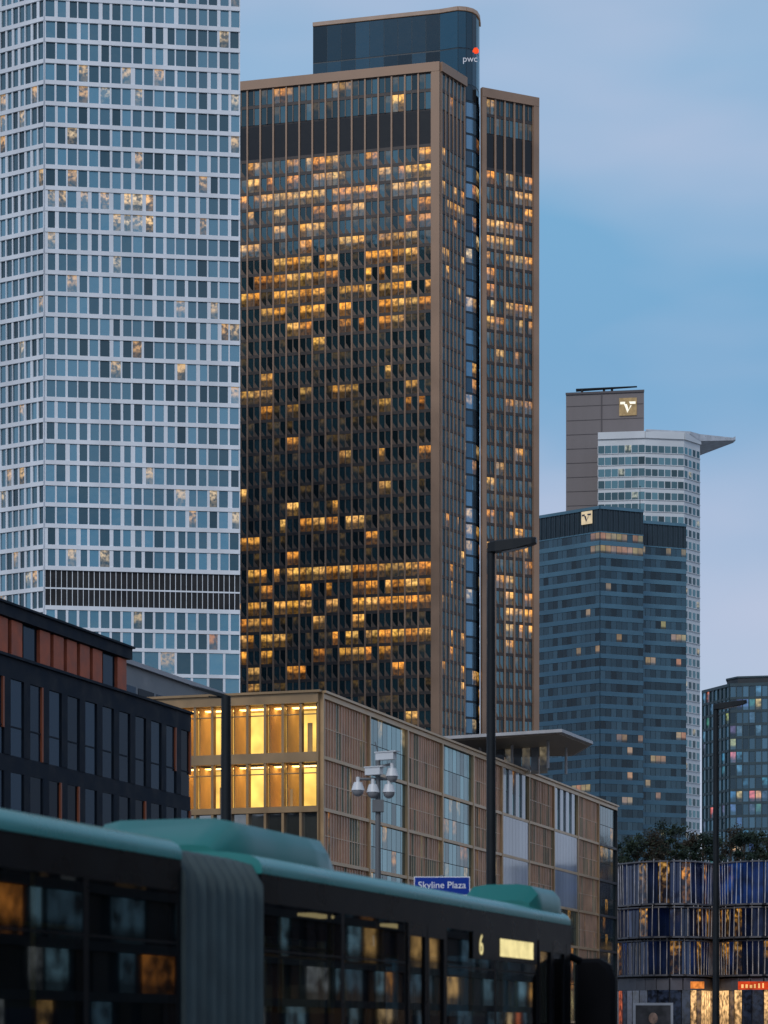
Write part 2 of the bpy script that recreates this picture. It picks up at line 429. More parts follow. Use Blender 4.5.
# ------------------------------------------------------------------ white tower with crown
def crown_tower():
    rt = thing('office_tower', 'slim pale tower with pointed roof overhang and taller grey-brown slab', 'skyscraper', v3(XY(645, 790)))
    wh = mat('pale_cladding', (.62, .66, .69), .5, var=.08, scale=.1)
    st = mat('granite_slab', (.17, .15, .15), .6, var=.12, scale=.25, stretch=(1, 1, .15))
    gm = glass('crown_tower_glass', (.03, .08, .095), .13, tint=(.45, .75, .8), em=.7, top=.3)
    P = [XY(598, 791), XY(645, 789), XY(684, 791), XY(700, 798)]
    H = Zy(432, 790)
    b = MB(); b.prism(P+[XY(699, 830), XY(600, 830)], 0, H-.5); b.build('wall', wh, rt)
    fr = MB(); panes = []
    for i, (a, b_) in enumerate(zip(P, P[1:])):
        F = Fc(a, b_); n = (7, 6, 4)[i]
        fr.box(F, 0, F.L, -.2, .5, H-2.2, H)
        z = H-4.2
        while z > 5:
            zb = z-3.7
            for k in range(n):
                pw = F.L/n
                if i == 0:
                    panes.append(pane(F, k*pw+.12, (k+1)*pw-.12, .06, zb+1.2, z-.05, tuple(x*.5 for x in (.9, .9, .7)) if R.random() < .1 else (0, 0, 0)))
                    fr.box(F, k*pw-.08, k*pw+.08, 0, .25, zb+1.2, z-.05)
                else:
                    g_ = .15 if i == 1 else .4
                    panes.append(pane(F, k*pw+g_, (k+1)*pw-g_, .06, zb+1.2, z-.3, tuple(x*.4 for x in (1, .8, .5)) if R.random() < .06 else (0, 0, 0)))
            fr.box(F, 0, F.L, 0, .22, zb+1.0, zb+1.2)
            z = zb
    fr.build('facade_frame', wh, rt); windows(rt, panes, gm, lambda x, y: y < 510 or x > 687)
    # slab
    Hs = Zy(393, 808); A, B = XY(566, 810), XY(644, 806)
    b = MB(); b.prism([A, B, XY(643, 826), XY(568, 830)], 0, Hs); so = b.build('slab', st, rt)
    F = Fc(A, B); j = MB()
    for k in range(9): j.box(F, .2, F.L-.2, 0, .12, Hs-4-k*4.6, Hs-3.85-k*4.6)
    j.box(F, F.L*.45, F.L*.45+.4, 0, .2, 150, Hs-.2); j.box(F, -.1, F.L+.1, 0, .4, Hs-.2, Hs+.5)
    j.build('joint_line', mat('granite_joint', (.08, .07, .075), .6), so)
    emblem(so, F, F.u_at(628), .2, Zy(407, 807), 5.6, glow('emblem_light_warm', (1, .75, .42), .3, .25), mat('emblem_white', (.9, .85, .7), .5, em=(1, .92, .7), ems=.6))
    cr = MB(); q = v3(XY(576, 812), Hs+1.9); q2 = v3(XY(637, 809), Hs+2.3)
    cr.tube(q, q2, .5, .25, 6)
    for x in (582, 604, 612): cr.tube(v3(XY(x, 811), Hs), v3(XY(x, 811), Hs+2.0), .4, n=6)
    cr.build('roof_boom', M_DARKMET, so)
    # pointed roof blade with slats on its underside
    bl = MB()
    rings = []
    for x, d0, d1, za, zb in ((646, 788.3, 818, H+.02, H+.5), (690, 792.5, 818, H+.02, H+.8), (700, 797, 817, H-1.2, H+1.0), (733, 805.5, 809, H+1.0, H+1.9), (735.5, 806.5, 808, H+1.5, H+2.6)):
        rings.append([v3(XY(x, d0), za), v3(XY(x, d1), za), v3(XY(x, d1), zb), v3(XY(x, d0), zb)])
    bl.loft(rings); fo = bl.build('roof_blade', mat('blade_grey', (.5, .53, .57), .5), rt)
    for k in range(6):
        x = 704+k*5; f = (x-700)/33
        MB().tube(v3(XY(x, 797.5+8.5*f), H-1.25+2.2*f), v3(XY(x+1.5, 797.5+8.5*f), H+.7+.8*f), .16, n=6).build('slat', mat('slat_grey', (.18, .2, .23), .5), fo)
crown_tower()

# ------------------------------------------------------------------ far right tower
def far_tower():
    A, B, C = XY(703, 604), XY(730, 592), XY(800, 588)
    rt = thing('office_tower', 'low dark glass tower cut off by the right edge, dotted with warm windows', 'skyscraper', v3(B))
    body = mat('slate_wall', (.015, .025, .035), .5)
    band = mat('slate_band', (.035, .07, .09), .5, .2)
    gm = glass('far_tower_glass', (.010, .04, .06), .13, tint=(.4, .7, .88), em=.85, top=.35, nscale=.7)
    H = Zy(685, 592)
    b = MB(); b.prism([A, B, C, XY(800, 615), XY(704, 620)], 0, H); b.build('wall', body, rt)
    cap = [XY(727, 600), XY(738, 596), XY(800, 593), XY(800, 610), XY(730, 612)]
    b = MB(); b.prism(cap, H, H+2.2); co = b.build('roof_storey', body, rt)
    b = MB(); b.prism([p+(p-XY(765, 602))*.03 for p in cap], H+2.2, H+2.6); b.build('roof_edge', band, co)
    fr = MB(); panes = []
    for F, n in ((Fc(A, B), 7), (Fc(B, C), 11)):
        z = H-.4; fr.box(F, 0, F.L, 0, .38, H-.4, H+.3)
        for k in range(n+1): fr.box(F, max(0, k*F.L/n-.12), min(F.L, k*F.L/n+.12), 0, .34, 0, H-.4)
        while z > 3:
            zb = z-3.1; fr.box(F, 0, F.L, 0, .24, zb, zb+.6)
            for k in range(n):
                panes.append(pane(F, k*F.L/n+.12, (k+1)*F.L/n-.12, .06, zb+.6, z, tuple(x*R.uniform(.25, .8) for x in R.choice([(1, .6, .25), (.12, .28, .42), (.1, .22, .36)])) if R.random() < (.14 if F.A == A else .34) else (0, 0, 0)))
            z = zb
    fr.build('facade_frame', band, rt); windows(rt, panes, gm, lambda x, y: y < 830)
far_tower()

# ------------------------------------------------------------------ golden mall block
M_GOLD = mat('gold_frame', (.46, .31, .17), .4, .3, var=.15, scale=.6)
M_COPPER = mat('copper_infill', (.46, .22, .13), .5, .1, var=.3, scale=.5)
def golden():
    K = Vector((-3.48*S, 136*S)); z_ = lambda y: Zy(y, 136*S)
    Ls = (XY(615, 205.8*S)-K).length
    rt = thing('mall_building', 'long golden-framed building with lit yellow windows at its near corner', 'building', v3(K))
    Fs = Fc(K, K+DS*Ls); DF = Vector((-DS.y, DS.x)); Ff = Fc(K+DF*26, K)
    roof = z_(693)
    dark = mat('golden_core', (.03, .028, .028), .7)
    inner = mat('room_plaster', (.7, .58, .36), .8)
    q = K+DS*4
    b = MB(); b.prism([q+DF*26, q, K+DS*Ls, K+DS*Ls+DF*26], 0, roof-.3)
    b.box(Fs, 0, 4.1, -.3, 0, 0, roof-.3); b.prism([K+DF*26, K+DF*25.7, K+DF*25.7+DS*4, K+DF*26+DS*4], 0, roof-.3)
    b.build('wall', dark, rt)
    lev = [(703, 752), (762, 806), (812, 858), (864, 910), (916, 985)]
    fr = MB(); ff = MB(); pn = []; dk = []; slab = MB()
    n = 18; pw = Ff.L/n
    ff.box(Ff, 0, Ff.L, -.1, .5, z_(703), roof); ff.box(Ff, -.1, Ff.L+.2, -.1, .7, roof, roof+.18)
    for i, (ya, yb) in enumerate(lev):
        zt, zb = z_(ya), z_(yb); zn = z_(lev[i+1][0]) if i+1 < len(lev) else 0
        ff.box(Ff, 0, Ff.L, -.1, .45, zn, zb)
        slab.box(Ff, .4, Ff.L-.35, -3.95, -.15, zb-.28, zb-.02)
        for k in range(n+1):
            u = k*pw
            ff.box(Ff, max(0, u-.1), min(Ff.L, u+.1), -.15, .4, zb, zt)
        for k in range(n):
            a, c = k*pw+.1, (k+1)*pw-.1
            (pn if i < 2 else dk).append(pane(Ff, a, c, .02, zb, zt))
        if i < 2: ff.box(Ff, 0, Ff.L, -.05, .1, zt-.85, zt-.77)
    ff.build('front_frame', mat('gold_front', (.32, .21, .11), .4, .3, var=.15, scale=.6), rt)
    slab.build('floor_slab', inner, rt)
    for i in (0, 1):
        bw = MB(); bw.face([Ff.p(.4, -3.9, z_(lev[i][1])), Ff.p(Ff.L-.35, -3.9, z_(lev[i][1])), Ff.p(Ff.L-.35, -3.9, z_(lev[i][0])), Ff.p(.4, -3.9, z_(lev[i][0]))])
        bw.build('room_wall', glow('room_glow', (1, .62, .14), 1.5, .35, .5), rt, recalc=False)  # lamplight on the back wall put into its material as emission
    for i in (0, 1):
        pt = MB()
        for k in (3, 6, 8, 10, 11, 13, 15, 16):
            pt.box(Ff, k*pw-.05, k*pw+.05, -3.85, -.6, z_(lev[i][1])+.01, z_(lev[i][0])-.02)
        for k in range(n):
            if R.random() < .3:
                pt.box(Ff, k*pw+.15, k*pw+.15+R.uniform(.2, .5), -.9, -.8, z_(lev[i][1])+.01, z_(lev[i][1])+R.uniform(1.0, 3.0))
        pt.build('partition', mat('partition', (.6, .42, .2), .8), rt)
    for i in (0, 1):
        lp = MB()
        for k in range(n):
            lp.box(Ff, k*pw+.05, k*pw+pw-.05, -2.2, -1.6, z_(lev[i][0])-.1, z_(lev[i][0])-.04)
        lp.build('ceiling_lamp', glow('lamp_warm', (1, .62, .2), 6, .1), rt)
    ce = MB()
    ce.box(Ff, .4, Ff.L-.35, -3.95, -.15, z_(703)-.03, z_(703)+.3); ce.build('ceiling', inner, rt)
    windows(rt, pn, clear_glass('front_glass', (.95, .92, .86), .6), None)
    windows(rt, dk, glass('front_dark_glass', (.05, .055, .05), .22, em=.5), None)
    # long street side
    secs = [(320, 367, 'fin'), (367, 405, 'glass'), (405, 440, 'fin'), (440, 471, 'glass'), (471, 500, 'fin'), (500, 527, 'pale'), (527, 552, 'fin'), (552, 576, 'pale'), (576, 597, 'fin'), (597, 615, 'dark')]
    sp = []; pm = mat('pale_panel', (.34, .37, .41), .12, var=.25, scale=.3, stretch=(1, 1, .1), spec=.7)
    fr.box(Fs, .0, Fs.L, -.1, .3, roof-.4, roof); fr.box(Fs, 0, Fs.L, -.1, .5, roof, roof+.18)
    finm = mat('fin_bronze', (.58, .41, .27), .4, .2, var=.15); dfm = mat('end_frame', (.03, .032, .035), .5)
    df = MB()
    for x0, x1, kind in secs:
        inf = MB(); pal = MB(); fins = MB()
        fm = df if kind == 'dark' else fr
        u0, u1 = Fs.u_at(x0), Fs.u_at(x1)
        fm.box(Fs, u0-.0, u0+.16, 0, .3, 0, roof-.4); fm.box(Fs, u1-.16, u1-.01, 0, .3, 0, roof-.4)
        zt = roof-.4
        for i, (ya, yb) in enumerate(lev):
            zb = z_(yb); zn = z_(lev[i+1][0]) if i+1 < len(lev) else 0
            zm = (zn+zb)/2; zb, zn = zm+.13, zm-.13
            fm.box(Fs, u0+.16, u1-.16, 0, .26, zn, zb)
            n2 = max(3, round((u1-u0)/(.68 if kind == 'fin' else 1.3))); w2 = (u1-u0-.32)/n2
            for k in range(n2):
                a, c = u0+.16+k*w2, u0+.16+(k+1)*w2
                if kind == 'fin':
                    fins.box(Fs, a-.035, a+.035, 0, .12, zb, zt)
                    if R.random() < .8: inf.box(Fs, a+.035, c-.035, 0, .03+.05*R.random(), zb+(0 if R.random() < .8 else (zt-zb)/2), zt)
                    sp.append(pane(Fs, a+.035, c-.035, .025, zb, zt, warm(.35) if R.random() < .2 else (0, 0, 0)))
                    if k % 3 == 0: fins.box(Fs, a+.04, min(c+2*w2, u1-.16)-.04, .0, .1, (zb+zt)/2-.03, (zb+zt)/2+.03)
                elif kind == 'pale' and i in (1, 2):
                    pal.box(Fs, a+.02, c-.02, 0, .2, zb, zt)
                else:
                    if kind == 'pale' and i == 0 and k % 2 == 0: pal.box(Fs, a+.03, c-.03, 0, .2, zb, zt)
                    else:
                        zq = zb+(zt-zb)*.5
                        for z0, z1 in ((zb, zq-.03), (zq+.03, zt)): sp.append(pane(Fs, a+.04, c-.04, .05, z0, z1, warm(.4) if R.random() < .12 else (0, 0, 0), R.random()*(.25 if kind == 'dark' else 1)))
            zt = zn
        if fins.f: fins.build('facade_fins', finm, rt)
        if inf.f: inf.build('copper_panel', M_COPPER, rt)
        if pal.f: pal.build('pale_panel', pm, rt)
    fr.build('facade_frame', M_GOLD, rt); df.build('end_frame', dfm, rt)
    windows(rt, sp, glass('side_glass', (.012, .034, .036), .26, tint=(.5, .78, .82), em=.6, nscale=2), lambda x, y: y < 890)
    # rooftop bits
    for u, w, l, h in ((6, -6, 5, 1.0), (38, -7, 4, 1.6)):
        rp = MB()
        rp.box(Fs, u, u+l, w-4, w, roof-.3, roof+h)
        rp.build('roof_plant', mat('plant_grey', (.3, .3, .32), .6), rt)
    # canopy
    z0 = Zy(743, 245)
    ct = thing('roof_canopy', 'flat pale canopy roof standing on thin posts above the golden building', 'canopy', v3(XY(520, 248), roof-.3))
    P = [XY(441, 242), XY(562, 236), XY(593, 246), XY(575, 256), XY(470, 258)]
    b = MB(); b.prism(P, z0, z0+.3); b.build('roof_slab', mat('canopy_white', (.42, .42, .43), .5), ct)
    cen = sum(P, Vector((0, 0)))/5
    b = MB(); b.prism([cen+(p-cen)*.93 for p in P], z0-.12, z0); b.build('soffit', mat('canopy_soffit', (.3, .25, .2), .6), ct)
    for x, d in ((480, 248), (512, 246), (548, 242), (566, 248)):
        b = MB(); b.tube(v3(XY(x, d), roof-.3), v3(XY(x, d), z0-.12), .14); b.build('post', mat('post_grey', (.35, .35, .36), .5), ct)
    Fp = Fc(XY(496, 250), XY(548, 247)); pv = []
    for k in range(6): pv.append(pane(Fp, k*Fp.L/6+.05, (k+1)*Fp.L/6-.05, 0, roof-.3, z0-.12, (.25, .2, .12) if k % 2 else (0, 0, 0)))
    windows(ct, pv, glass('pavilion_glass', (.2, .22, .24), .3, em=.6), name='glass_panel')
golden()

# ------------------------------------------------------------------ dark building at left
def dark_block():
    A = Vector((-14.56*S, 94.8*S)); A0 = A-DS*14
    F = Fc(A0, A0+DS*10); uE = F.u_at(189); uU = F.u_at(134)
    rt = thing('office_block', 'low dark navy building with a row of red panels under its roof', 'building', v3(A))
    navy = mat('navy_panel', (.008, .011, .017), .6, var=.25, scale=.8, spec=.08); navy2 = mat('navy_pier', (.013, .019, .029), .65, var=.25, scale=1, spec=.08)
    red = mat('red_panel', (.40, .105, .055), .6, var=.3, scale=.9, spec=.2); cop = mat('copper_strip', (.26, .075, .035), .5, spec=.2)
    zl, zu = 21.6, 24.5
    back = -NS*22
    b = MB(); b.prism([A0, F.A+DS*uE, F.A+DS*uE+back, A0+back], 0, zl-.1); b.build('wall', navy, rt)
    b = MB(); b.box(F, 0, uU-.2, -20, -.5, zl-.1, zu-.2); up = b.build('upper_storey', navy, rt)
    b = MB(); b.box(F, 0, uU, -20, -.1, zu-.65, zu); b.box(F, 0, uU+.1, -20, .05, zu, zu+.12); b.build('roof_fascia', navy2, up)
    fr = MB(); panes = []
    fr.box(F, 0, uE, 0, .14, zl-1.1, zl); fr.box(F, 0, uE+.1, -.4, .3, zl, zl+.15)
    n = int(uU/1.7); pw = (uU-.2)/n; gp = []
    for k in range(n):
        if k % 6 != 4:
            rp = MB(); rp.box(F, k*pw+.22, (k+1)*pw-.22, -.5, -.3, zl+.2, zu-.7); rp.build('red_panel', red, up)
        else: gp.append(pane(F, k*pw+.2, (k+1)*pw-.2, -.44, zl+.2, zu-.7))
    gm = glass('dark_block_glass', (.006, .012, .019), .035, tint=(.3, .55, .8), em=.6, nscale=2, spec=.03)
    windows(up, gp, gm)
    n = 17; pw = uE/n; zt = zl-1.1
    for zb in (16.4, 11.9, 7.4, 2.9):
        fr.box(F, 0, uE, 0, .1, zb-.9, zb)
        for k in range(n):
            fr.box(F, k*pw, k*pw+.75, 0, .14, zb, zt)
            j = R.random()
            panes.append(pane(F, k*pw+.75, (k+1)*pw-.12, .05, zb, zt, warm(.4) if R.random() < .05 else (0, 0, 0)))
            if j < .22: st = MB(); st.box(F, (k+1)*pw-.2, (k+1)*pw-.01, 0, .16, zb+(.0 if j < .1 else 1.4), zt); st.build('copper_strip', cop, rt)
            fr.box(F, k*pw+.75, (k+1)*pw-.2, .02, .09, zb+1.5, zb+1.58)
        zt = zb-.9
    fr.build('facade_frame', navy2, rt)
    windows(rt, panes, gm, lambda x, y: y < 820)
    # grey block behind
    A = XY(222, 245); B = A-DS*50
    rt = thing('office_block', 'plain grey flat-roofed block between the dark building and the white tower', 'building', v3(A))
    z = Zy(693, 245); F = Fc(B, A); gr = mat('grey_wall', (.17, .18, .19), .6, var=.12)
    b = MB(); b.prism([B, A, A-NS*20, B-NS*20], 0, z-.4); b.build('wall', gr, rt)
    b = MB(); b.box(F, -.2, F.L+.3, -20, .4, z-.4, z); b.build('roof_edge', mat('roof_grey', (.28, .28, .3), .5), rt)
    pn = []
    for zz in range(5):
        for k in range(12): pn.append(pane(F, k*F.L/12+.3, (k+1)*F.L/12-.3, .05, z-4.6-zz*4, z-2.2-zz*4))
    windows(rt, pn, gm)
    # unseen office row added at right to give the bus windows dark reflections
    O = Vector((-.974, 19.95)); A = O+DS*240+NS*26; B = O+DS*5+NS*26
    F = Fc(A, B)
    rt = thing('office_block', 'long dark office row added out of view at right for the bus windows to mirror', 'building', v3(B))
    b = MB(); b.prism([A, B, B+NS*14, A+NS*14], 0, 24); b.build('wall', navy2, rt)
    pn = []; fb = MB()
    zc = [0, 2.6, 4.2, 6.0, 8.0, 11, 14, 17, 20, 23.5]
    for z0, z1 in zip(zc, zc[1:]):
        fb.box(F, 0, F.L, 0, .3, z0, z0+.3)
        k = 0.0
        while k < F.L-4:
            wd = R.uniform(.8, 3.0); q = R.random()
            c = warm(1.0) if q < .07 else ((.7, .15, .04) if q < .08 else ((.16, .32, .42) if q < .2 else ((.06, .13, .19) if q < .45 else ((.3, .34, .36) if q < .48 else (0, 0, 0)))))  # invented pane lights and colours, made to show in the bus reflections
            pn.append(pane(F, k+.2, k+wd, .06, z0+.3, z1, c)); k += wd+R.uniform(0, .8)
    fb.build('floor_band', mat('row_band', (.02, .024, .03), .6), rt)
    windows(rt, pn, glass('row_glass', (.012, .016, .022), .03, em=1.0, nscale=1.2, top=.3, low=.2, nr=(.35, .65, .05, 1.4)))
dark_block()

# ------------------------------------------------------------------ curved mall on the right
def catmull(pts, step):
    P = [Vector(p) for p in pts]; P = [P[0]*2-P[1]]+P+[P[-1]*2-P[-2]]; out = []
    for i in range(1, len(P)-2):
        for j in range(24):
            t = j/24; a, b, c, d = P[i-1:i+3]
            out.append(.5*((2*b)+(c-a)*t+(2*a-5*b+4*c-d)*t*t+(3*b-a-3*c+d)*t**3))
    out.append(P[-2]); res = [out[0]]; acc = 0
    for a, b in zip(out, out[1:]):
        acc += (b-a).length
        if acc >= step: res.append(b); acc = 0
    return res
def curved_mall():
    rt = thing('shopping_building', 'curved low building with three tiers of metal fins and a blue glow', 'building', v3(XY(690, 300)))
    z_ = lambda y: Zy(y, 300)
    lobes = [[XY(*p) for p in ((606, 330), (610, 316), (622, 307), (648, 301.5), (678, 300), (700, 303), (713, 311))], [XY(*p) for p in ((715, 311), (728, 304), (748, 300.5), (775, 300), (800, 304), (815, 316))]]
    wall = mat('mall_wall', (.010, .012, .018), .6); slabm = mat('slab_edge', (.13, .13, .145), .45, .3)
    finm = [mat('fin_steel', (.46, .46, .49), .35, .3, var=.4, scale=.9), mat('fin_warm_reflection', (.48, .42, .37), .35, .3, var=.4, scale=.9)]  # warm base colour of the second stands in for warm reflections on steel
    white = mat('shop_fascia', (.12, .12, .14), .5)
    gm = glass('mall_glass', (.008, .014, .03), .05, tint=(.45, .6, .95), em=.6, top=.6, nscale=1.6, nr=(.46, .66, .05, 1.4), low=.15)
    gb = glass('mall_blue_glass', (.006, .010, .024), .06, tint=(.45, .6, .95), em=.7, top=.2, nscale=.4, low=.5, nr=(.35, .65, .1, 1.5))
    tiers = [(862, 903, .0), (908, 936, .4), (941, 974, -.2)]
    panes = []; bl = []; w = MB(); shop = []; fas = MB()
    for li, lb in enumerate(lobes):
        p14 = catmull(lb, 1.35); p7 = catmull(lb, .55)
        w.prism(p14+[p14[-1]+Vector((2, 60)), p14[0]+Vector((4, 60))], 0, z_(866))
        for ti, (ya, yb, off) in enumerate(tiers):
            sl = MB(); su = MB(); fins = MB()
            zt, zb = z_(ya), z_(yb)
            for A, B in zip(p14, p14[1:]):
                F = Fc(A, B); x = proj(F.p(0, 0, zt))[0]
                warmp = (.12, .22, .3)[ti]
                lit = warm(.9, AMBER) if R.random() < warmp else (0, 0, 0)
                if li == 1 and ti == 0: lit = (.004, .022, .12) if R.random() < .8 else (.008, .05, .24)
                elif lit[0] == 0: lit = (.0008, .003, .016) if R.random() < .7 else (.003, .012, .055)
                (panes if lit[0] > .1 else bl).append(pane(F, .05, F.L-.03, .06, zb, zt, lit))
                sl.box(F, -.02, F.L+.02, -.1, 1.25+off, zb-.26, zb-.05); su.box(F, -.02, F.L+.02, -.1, 1.2+off, zt-.02, zt+.14)
            sl.build('floor_edge', slabm, rt); su.build('tier_top_edge', slabm, rt)
            for j, (A, B) in enumerate(zip(p7, p7[1:])):
                F = Fc(A, B); ln = R.uniform(-.1, .1)
                if R.random() < .06: continue
                fins.tube(F.p(0, 1.0+off, zb-.05), F.p(ln, 1.0+off+.1*math.sin(j*.7), zt+.02+R.uniform(0, .35)), .06, .05, 6)
            fins.build('metal_fins', finm[0 if ti == 0 else 1], rt, smooth=True)
        for A, B in zip(p14, p14[1:]):
            F = Fc(A, B)
            fas.box(F, -.02, F.L+.02, 0, .5, z_(990), z_(978))
            x = proj(F.p(0, 0, 3))[0]
            shop.append(pane(F, .06, F.L-.06, .06, .2, z_(990), (1.0, .58, .24) if R.random() < (.65 if x > 690 else .15) else ((.4, .08, .03) if R.random() < .2 else (.01, .015, .03))))
    w.build('wall', wall, rt); fas.build('shop_fascia', white, rt)
    windows(rt, panes, gm); windows(rt, bl, gb); windows(rt, shop, glass('shop_glass', (.012, .012, .016), .06, em=1.1, top=.55, nscale=1.6, nr=(.38, .62, .2, 1.3), low=.5), name='shop_window')
    # lit shop sign: red and orange band with a fiery mark
    Fg = Fc(XY(690, 297), XY(775, 297))
    sg = thing('shop_sign', 'glowing red and orange shop sign over the lit ground floor windows', 'sign', v3(XY(740, 297), z_(993)))
    b = MB(); u0, u1 = Fg.u_at(738), Fg.u_at(768); b.box(Fg, u0, u1, 0, .3, z_(990), z_(982)); b.build('sign_board', glow('sign_red', (1, .09, .025), .6, .5), sg)
    b = MB()
    for k in range(6): b.box(Fg, u0+.35+k*.5, u0+.35+k*.5+R.uniform(.15, .3), .3, .4, z_(988.5), z_(988.5)+R.uniform(.3, .6))
    b.build('sign_mark', glow('sign_yellow', (1, .55, .2), 1.1, .3), sg)
    b = MB(); u = Fg.u_at(698); b.box(Fg, u-.9, u+.7, 0, .3, z_(989), z_(982)); b.build('sign_panel', glow('sign_orange', (1, .3, .06), .7, .5, 2), sg)
    # poster
    po = thing('poster', 'large pale framed advert with a dark portrait at the curved shop front', 'poster', v3(XY(652, 298), z_(1024)))
    Fp = Fc(XY(633, 298), XY(673, 298))
    b = MB(); b.box(Fp, 0, Fp.L, -.2, .15, 1.2, z_(1003)); b.build('panel', mat('poster_white', (.22, .24, .28), .5, em=(.7, .8, 1), ems=.05), po)
    b = MB(); b.box(Fp, .3, Fp.L-.3, .15, .17, 1.4, z_(1005.5)); b.build('picture', mat('poster_dark', (.03, .03, .035), .5, var=.8, scale=.9), po)
    b = MB(); b.ball(Fp.p(Fp.L/2, .2, 3.1), .55, 12, (1, .1, 1.25)); b.build('portrait', mat('poster_skin', (.25, .16, .12), .6, var=.5, scale=2), po, smooth=True)
curved_mall()

# ------------------------------------------------------------------ trees on the mall roof
LEAF = [mat('leaf_dark', (.012, .024, .015), .7, var=.5, scale=1.5, spec=.2), mat('leaf_mid', (.02, .032, .018), .7, var=.5, scale=1.5, spec=.2), mat('leaf_brown', (.032, .026, .016), .7, var=.5, scale=1.5, spec=.2)]
BARK = mat('bark', (.05, .035, .025), .9, scale=4)
def tree(x, D, top, wd, label, lm):
    z0 = Zy(866, 300); q = XY(x, D); h = Zy(top, D)-z0; wd *= D/F_
    t = thing('tree', label, 'tree', v3(q, z0), 'trees on the curved roof')
    tr = MB(); tr.tube(v3(q, z0), v3(q, z0+h*.85), .16, .04, 8)
    cr = MB(); cl = []
    for k in range(18):
        s = .1+.9*R.random(); a = R.uniform(0, 6.28); rr = wd*.5*math.sqrt(R.random())*(1.1-.7*s)
        c = v3(q, z0)+Vector((math.cos(a)*rr, math.sin(a)*rr, h*s)); cl.append(c)
        tr.tube(v3(q, z0+h*s*.6), c, .05, .015, 5)
    for c in cl:
        sz = R.uniform(.35, .9)*wd/4.2
        for k in range(80):
            d = Vector((R.gauss(0, 1), R.gauss(0, 1), R.gauss(0, .8)))*sz*.6
            p = c+d; e1 = Vector((R.gauss(0, 1), R.gauss(0, 1), R.gauss(0, 1))).normalized()*R.uniform(.1, .22); e2 = e1.orthogonal().normalized()*e1.length*.7
            cr.face([p-e1, p-e2, p+e1, p+e2])
    tr.build('trunk', BARK, t); cr.build('crown', lm, t, recalc=False)
ords = ['leftmost', 'second from left', 'third from left', 'fourth from left', 'fifth from left', 'sixth from left', 'seventh from left', 'eighth from left', 'ninth from left', 'tenth from left', 'eleventh from left', 'rightmost']
tx = [(622, 840, 26), (637, 837, 30), (652, 834, 30), (664, 826, 26), (676, 825, 24), (690, 836, 28), (703, 832, 26), (718, 836, 28), (731, 830, 30), (744, 834, 26), (756, 832, 28), (768, 838, 30)]
for i, (x, y, w) in enumerate(tx):
    tree(x, R.uniform(312, 328), y, w*1.2, f'dark evergreen roof tree, {ords[i]} in the row above the curved building', LEAF[i*7 % 3])

# ------------------------------------------------------------------ street furniture
def lamp(x, D, ytop, dirx, length, rad, label, droop=0.0, th=1.0):
    q = XY(x, D); z = Zy(ytop, D)
    t = thing('street_lamp', label, 'street lamp', v3(q), 'street lamps along the road')
    m = MB(); m.tube(v3(q, 0), v3(q, z), rad*1.15, rad*.85, 16); m.tube(v3(q, 0), v3(q, 1.1), rad*1.6, rad*1.5, 16); m.build('pole', M_DARKMET, t, smooth=True)
    F = Fc(q, q+Vector((dirx, -.15)))
    m = MB(); m.tube(F.p(-.05, 0, z-.12*th), F.p(.35, 0, z-.02), rad*.5*th, rad*.45*th); m.build('arm', M_DARKMET, t, smooth=True)
    m = MB(); rings = []
    for u, hw, a, b in ((-.08, .1, -.14, .06), (.1, .16, -.14, .1), (.5*length, .18, -.1, .13), (.9*length, .16, .0, .15), (length, .13, .04, .15)):
        zz = z+droop*u/length; a *= th; b *= th; hw *= min(1, th*1.2)
        rings.append([F.p(u, hw, zz+a), F.p(u, hw, zz+b*.8), F.p(u, hw*.8, zz+b), F.p(u, -hw*.8, zz+b), F.p(u, -hw, zz+b*.8), F.p(u, -hw, zz+a)])
    m.loft(rings); h = m.build('lamp_head', M_DARKMET, t)
    m = MB(); a, c = .25*length, .8*length; hl = .1*min(1, th*1.2)
    m.face([F.p(a, -hl, z-.145*th+droop*.25), F.p(c, -hl, z-.05*th+droop*.8), F.p(c, hl, z-.05*th+droop*.8), F.p(a, hl, z-.145*th+droop*.25)])
    m.build('lens', mat('lens', (.4, .4, .42), .3), h, recalc=False)
lamp(491, 55, 546, 1, 1.0, .105, 'tall dark street lamp in front of the brown tower, head to the right')
lamp(716, 80, 706, 1, .98, .1, 'slim street lamp before the curved building at the right edge', .05, .8)
lamp(226, 50, 696, -1, .72, .115, 'short thick dark lamp post in front of the lit yellow windows', .16, .3)
